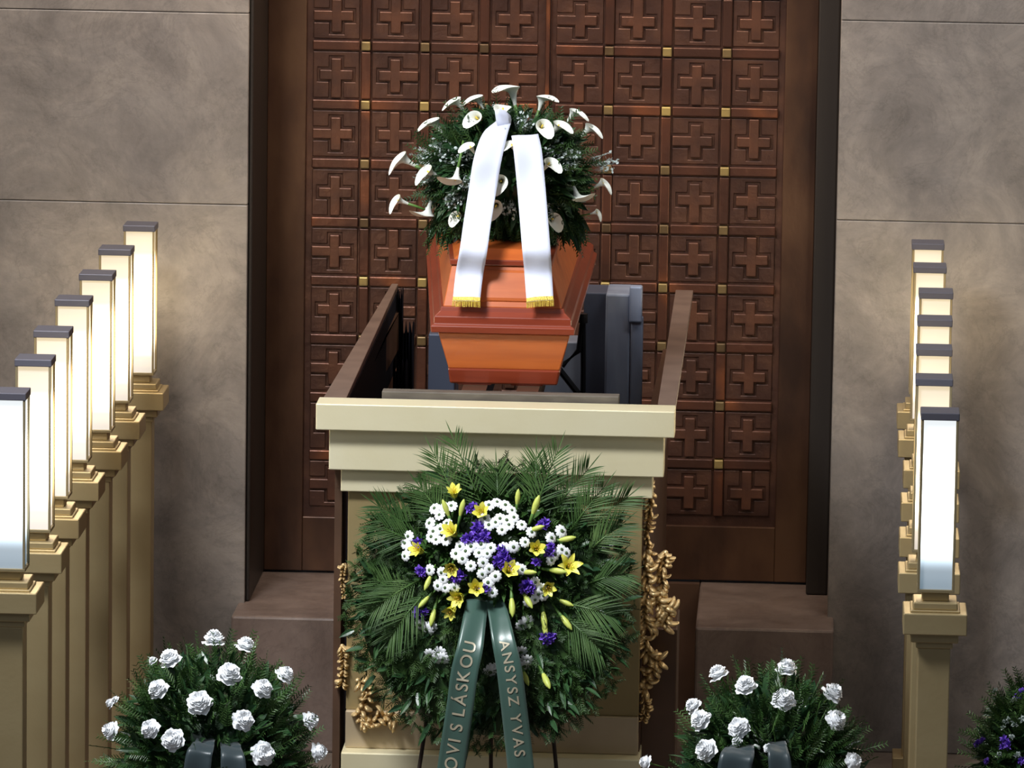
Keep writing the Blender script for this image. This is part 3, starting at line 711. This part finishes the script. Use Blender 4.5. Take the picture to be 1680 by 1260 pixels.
# bouquet
BC = (803, 905)
def bpt(x, y):
    r2 = ((x-BC[0])/150)**2+((y-BC[1])/130)**2; off = .11+.12*max(0, 1-r2)
    p = wp(x, y, off); d = (WN*1.0+WU*((x-BC[0])/150)*.75-WV*((y-BC[1])/130)*.7+rv(.18)).normalized(); return p, d
mb = MB()
for k in range(420):
    a = random.uniform(0, 6.28); q = math.sqrt(random.random()); p, d = bpt(BC[0]+140*q*math.cos(a), BC[1]+120*q*math.sin(a))
    broad(mb, p-d*.07, d+rv(.6), random.uniform(.045, .075), .02)
obj('bouquet_greenery', mb, M['leaf'], wr)
def k_(l): return [(640+a/3.706, 780+b/3.706) for a, b in l]
for (x, y) in k_([(385,120),(565,225),(395,350),(185,465),(365,545),(900,455),(1095,570),(965,670),(715,600),(515,700),(385,810),(430,750)]):
    p, d = bpt(x, y); big = 1.0
    place('lily', LILY if random.random() < .25 else LILYC, wr, p-d*.03, (d+Vector((random.uniform(-.3, .3), 0, random.uniform(-.3, .4)))), random.uniform(.72, .9), None, (('stamens', STAMEN), ('stem', LSTEM)))
for (x, y, dx, dz) in [(849,819,0,1),(877,835,.3,1),(877,868,.8,.2),(864,939,.6,0),(892,1012,0,-1),(893,1025,.1,-1),(926,988,1,-.4),(698,985,-.7,-.8),(703,953,-.2,-1),(926,1017,.5,-.7),(711,1008,-.1,-1),(840,990,0,-1),
                       (864,982,.3,-.4),(926,885,1,.2),(910,936,.5,0),(733,838,-.3,.8),(757,838,.3,.9),(862,1110,.2,-.4),(894,1112,0,0)]:
    p, d = bpt(x, y); dd = (d*.35+WU*dx-WV*(-dz)).normalized()
    place('lily_bud', BUD, wr, p-dd*.02, dd, random.uniform(.85, 1.15), None, (('stem', LSTEM),))
D = [(270,200),(300,240),(240,290),(262,340),(305,325),(345,290),(250,372),(330,190),(372,185),(600,180),(650,162),(700,180),(740,212),(752,255),(708,272),(668,262),(640,285),(600,300),(680,330),(722,300),
     (575,262),(860,345),(820,405),(750,435),(692,440),(800,300),(425,430),(492,430),(552,418),(612,440),(400,475),(590,475),(490,550),(565,530),(602,568),(560,600),(640,612),(440,505),(600,680),(622,712),(595,650),
     (110,370),(90,412),(115,450),(90,490),(240,575),(312,590),(322,632),(290,670),(335,682),(392,680),(980,380),(1042,450),(1002,482),(980,515),(1070,472),(770,565),(802,572),(882,650),(900,722),(880,755),(932,730),(845,772),
     (920,690),(540,470),(460,460),(340,390),(280,390)]
for (x, y) in k_(D):
    p, d = bpt(x, y); place('daisy', DAISY, wr, p, d, random.uniform(.78, .95), None, (('flower_eye', EYE),))
for (x, y) in k_([(1060,330),(840,905),(815,930),(170,925),(235,930),(205,950),(235,1110),(290,1095),(305,1130),(260,1130),(800,1095),(832,1150),(820,1180),(610,1215),(622,1195)]):
    p, d = bpt(x, y); place('daisy', DAISY, wr, p-d*.02, d, random.uniform(.95, 1.15), None, (('flower_eye', EYE),))
for (x, y) in k_([(505,190),(490,200),(530,310),(525,340),(480,385),(540,380),(575,370),(690,510),(680,540),(700,490),(160,412),(180,580),(195,590),(400,630),(432,600),(380,612),(412,620),(835,665),(850,690),(820,680),(175,840),(205,825),(190,860),(945,985),(975,985),(960,1005),(970,460),(980,430),(890,530),(920,300),(945,292),(580,690),(680,450),(460,385),(660,520),(720,520)]):
    p, d = bpt(x, y); place('purple_blossom', PURP, wr, p-d*.005, d, random.uniform(.8, 1.15))
# stand legs
zfl = 0.0
for (x, y, dx) in ((700, 1180, -.10), (905, 1180, .10)):
    a = px(x, y, -.28); obj('stand_leg', MB().tube([a+Vector((-dx*1.2, .07, .6)), a, (a.x+dx*1.2, -.52, .006)], .008, 8), M['iron'], wr)
a = px(806, 1150, -.2); obj('stand_leg', MB().tube([a+Vector((0, .04, .3)), a, (a.x, -.05, .006)], .008, 8), M['iron'], wr)

def lettering(text, at, s0, size, sign, parent, off=.004):
    """gilt letters one by one along the ribbon, each its own mesh"""
    tmp = []; adv = 0
    for ch in text:
        if ch == ' ': adv += size*.35; continue
        cu = bpy.data.curves.new('letter', 'FONT'); cu.body = ch; cu.size = size; cu.offset = .0007; cu.align_y = 'CENTER'
        t = bpy.data.objects.new('tmp', cu); C.objects.link(t); bpy.context.view_layer.update()
        me = bpy.data.meshes.new_from_object(t.evaluated_get(bpy.context.evaluated_depsgraph_get())); bpy.data.objects.remove(t)
        x0 = min(v.co.x for v in me.vertices); x1 = max(v.co.x for v in me.vertices)
        tmp.append((me, adv-x0)); adv += x1-x0+size*.17
    org = ORG[parent.name]
    for me, dx in tmp:
        bm = bmesh.new(); bm.from_mesh(me)
        for v in bm.verts:
            x, y = v.co.x+dx, v.co.y
            v.co = (at(s0+x, y/.105, off) if sign > 0 else at(s0+(adv-x), -y/.105, off))-org
        bm.to_mesh(me); bm.free(); me.materials.clear(); me.materials.append(M['letter'])
        o = bpy.data.objects.new('letter', me); C.objects.link(o); o.parent = parent
def wY(x, y, off): return wp(x, y, off).y
gl = [(783, 985, wY(783, 985, .14), 36), (778, 1020, wY(778, 1020, .20), 39), (771, 1064, wY(771, 1064, .245), 43), (762, 1104, wY(762, 1104, .235), 45), (755, 1158, wY(755, 1158, .195), 45), (742, 1247, wY(742, 1247, .12), 46), (733, 1320, wY(733, 1320, .06), 46)]
gr = [(812, 985, wY(812, 985, .13), 30), (819, 1015, wY(819, 1015, .19), 34), (826, 1052, wY(826, 1052, .24), 38), (835, 1095, wY(835, 1095, .235), 42), (843, 1158, wY(843, 1158, .195), 43), (853, 1247, wY(853, 1247, .12), 44), (860, 1320, wY(860, 1320, .06), 44)]
o, at, Ln = ribbon('ribbon', gl, M['green_satin'], wr, ripple=.004, seed=1); lettering('OTOVI S LÁSKOU', at, .185, .068, -1, o)
o, at, Ln = ribbon('ribbon', gr, M['green_satin'], wr, ripple=.004, seed=3); lettering('ANSYSZ YVAS', at, .20, .060, 1, o)

# ------------------------------------------------------------------ carnation arrangements
def arrangement(name, label, cx, cy, Y, rx, ry, flowers, kind='carnation', ribbons=()):
    c = px(cx, cy, Y); s = (24+Y)/F; r = (rx*s, rx*s*.85, ry*s)
    root = thing(name, (c.x, c.y, 0), label, 'flower arrangement')
    zb = c.z-r[2]*.75
    obj('pedestal', MB().lathe([(.001, 0), (.20, 0), (.20, .03), (.05, .06), (.035, .12), (.035, zb-.22), (.06, zb-.2), (.001, zb-.2)], 24, (c.x, c.y, 0)), M['iron'], root, smooth=False)
    obj('bowl', MB().lathe([(.001, zb-.2), (.10, zb-.2), (.15, zb-.05), (.16, zb+.03), (.14, zb+.03), (.001, zb)], 28, (c.x, c.y, 0)), M['pot'], root, smooth=True)
    rows = [[(c.x+r[0]*.6*math.cos(a)*math.cos(b), c.y+r[1]*.6*math.sin(a)*math.cos(b), c.z+r[2]*.6*math.sin(b)) for a in [2*math.pi*j/20 for j in range(20)]] for b in [math.pi*(i/10-.5) for i in range(11)]]
    obj('foam_core', MB().grid(rows, True), M['leaf_d'], root, smooth=True)
    mb = MB(); mf = MB()
    for k in range(1300):
        n = rv().normalized(); n.z = abs(n.z)*1.35-.35
        p = c+Vector((n.x*r[0], n.y*r[1], n.z*r[2]))*random.uniform(.5, .88)
        broad(mb, p, n+rv(.7)+Vector((0, 0, .3)), random.uniform(.05, .10), random.uniform(.016, .03))
    for k in range(850):
        n = rv().normalized(); n.z = abs(n.z)*1.4-.35
        p = c+Vector((n.x*r[0], n.y*r[1], n.z*r[2]))*random.uniform(.5, .9)
        sprig(mf, p, n+rv(.4)+Vector((0, 0, .4)), random.uniform(.07, .14), 9, .032, .005)
    obj('broad_leaves', mb, M['leaf_d'], root); obj('fern_sprigs', mf, M['leaf'], root)
    for (x, y, sz) in flowers:
        p, n = ellip_pt(c, (r[0]*1.02, r[1]*1.0, r[2]*1.02), x, y)
        d = n+Vector(((x-cx)/rx*.4, -.25, .35))
        if kind == 'carnation': place('carnation', CARN, root, p, d, sz*.95, None, (('calyx', CALYX),))
        elif kind == 'purple': pass
    for pts in ribbons: ribbon('ribbon', pts, M['teal'], root, ripple=.004)
    return root, c, r
FL = [(351,1050,1),(402,1060,.9),(279,1081,.95),(251,1084,.4),(376,1105,1.05),(467,1107,.85),(259,1130,.9),(431,1129,.9),(327,1152,1.1),(182,1154,.5),(190,1148,.35),(399,1181,.95),(182,1199,.85),(246,1195,.85),(283,1213,1),(509,1182,.8),(432,1236,1.05),(522,1234,.85),(391,1247,.4)]
yl = -1.15; fl = lambda x, y, d: px(x, y, yl).y-d
arrangement('flower_arrangement', 'white carnation arrangement in greenery beside the left lamp row', 348, 1235, yl, 180, 180, FL,
            ribbons=[[(338, 1212, yl-.22, 30), (332, 1226, yl-.36, 38), (325, 1250, yl-.40, 44), (318, 1330, yl-.40, 44)], [(376, 1218, yl-.22, 30), (380, 1232, yl-.36, 36), (383, 1260, yl-.40, 42), (385, 1330, yl-.40, 42)]])
FR = [(1179,1106,.9),(1223,1124,.95),(1290,1097,.95),(1366,1137,.95),(1286,1147,1.05),(1138,1158,.75),(1149,1181,.95),(1372,1181,.95),(1212,1193,.95),(1158,1230,1),(1061,1251,.7),(1198,1252,.45),(1400,1249,.8),(1209,1215,.45),(1260,1227,.4)]
yr = -1.0
arrangement('flower_arrangement', 'white carnation arrangement in greenery between the large wreath and right lamp row', 1265, 1275, yr, 170, 180, FR,
            ribbons=[[(1218, 1222, yr-.22, 34), (1212, 1234, yr-.36, 52), (1205, 1262, yr-.40, 56), (1200, 1330, yr-.40, 56)], [(1274, 1216, yr-.22, 28), (1276, 1230, yr-.36, 34), (1280, 1262, yr-.40, 38), (1282, 1330, yr-.40, 38)]])
root, c, r = arrangement('flower_arrangement', 'dark green arrangement with purple and small white blossoms at the right edge', 1712, 1245, .4, 115, 140, [], kind='purple')
for (x, y, b) in [(1678,1136,1),(1670,1142,1),(1648,1215,1),(1645,1226,1),(1655,1222,1),(1612,1216,1),(1605,1222,1),(1675,1248,1),(1620,1250,1),(1650,1186,0),(1656,1180,0),(1665,1188,0),(1645,1194,0),(1660,1210,0),(1670,1240,0),(1664,1150,0),(1640,1240,0),(1634,1135,0),(1676,1180,0)]:
    p, n = ellip_pt(c, r, x, y); place('purple_blossom' if b else 'white_blossom', PURP if b else WBLO, root, p, n+Vector((0, -.3, .3)), random.uniform(.6, .9))

# ------------------------------------------------------------------ lamp pillars
ZL = px(12, 645, -1.5).z                       # top of the lamp caps
LEFT = [(228,370),(188,409),(157,450),(118,492),(84,543),(54,590),(11,645)]
RIGHT = [(1523,400),(1526,438),(1536,480),(1534,525),(1533,573),(1533,622),(1543,678)]
GH = .635
def make_lamp(x, y, glass, label, group):
    t = thing('standing_lamp', (x, y, 0), label, 'lamp', group)
    h = .0715; g1 = ZL-.028; g0 = g1-GH
    obj('cap', MB().box(x-h, x+h, y-h, y+h, g1, ZL), M['lampmetal'], t, bevel=.003)
    gl_ = .059
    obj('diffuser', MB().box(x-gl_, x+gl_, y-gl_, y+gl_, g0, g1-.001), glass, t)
    fr = MB()
    for sx in (-1, 1):
        for sy in (-1, 1):
            cx, cy = x+sx*.064, y+sy*.064; fr.box(cx-.0045, cx+.0045, cy-.0045, cy+.0045, g0, g1)
    fr.box(x-.0685, x+.0685, y-.0685, y+.0685, g0-.012, g0)
    obj('frame', fr, M['lampframe'], t, bevel=.0015)
    b = g0-.012
    def tier(name, hw, z0, z1): obj(name, MB().box(x-hw, x+hw, y-hw, y+hw, z0, z1), M['gold'], t, bevel=.004)
    tier('neck', .050, b-.035, b); tier('collar', .082, b-.062, b-.035); 
    # capital: a shallow tray with a raised rim
    c0_, c1_ = b-.150, b-.070
    tier('capital', .118, c0_, c1_); tier('capital_tray', .092, c1_, b-.062)
    tier('necking', .088, c0_-.035, c0_); tier('fillet', .068, c0_-.060, c0_-.035)
    tier('shaft', .060, .10, c0_-.060); tier('base', .10, 0, .10)
    return t
def copy_tree(src, loc, label, glass=None):
    r_ = src.copy(); C.objects.link(r_); r_.location = loc; r_['label'] = label
    for ch in src.children:
        c_ = ch.copy(); C.objects.link(c_); c_.parent = r_
        if glass and ch.name.startswith('diffuser'): c_.data = glass
    return r_
ORD = ['nearest', 'second from the front', 'third from the front', 'middle one', 'third from the back', 'second from the back', 'farthest']
lamps = {}
for sd_, lst in (('left', LEFT), ('right', RIGHT)):
    for i, (x, y) in enumerate(lst[::-1]):
        p = on_z(x, y, ZL); py_ = p.y+.0715
        lab = {0: 'gold pillar lamp nearest the camera in the %s row, with window daylight put into its white box light', 6: 'gold pillar lamp farthest back in the %s row, closest to the stone wall'}.get(i, 'gold pillar lamp with glowing box light, ' + ORD[i] + ' in the %s row') % sd_
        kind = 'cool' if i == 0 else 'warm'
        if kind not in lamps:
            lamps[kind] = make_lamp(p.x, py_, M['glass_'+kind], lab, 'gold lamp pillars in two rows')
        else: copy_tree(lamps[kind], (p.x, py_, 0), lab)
        print('lamp', sd_, i, round(p.x, 2), round(py_, 2))
print('ZL', ZL)
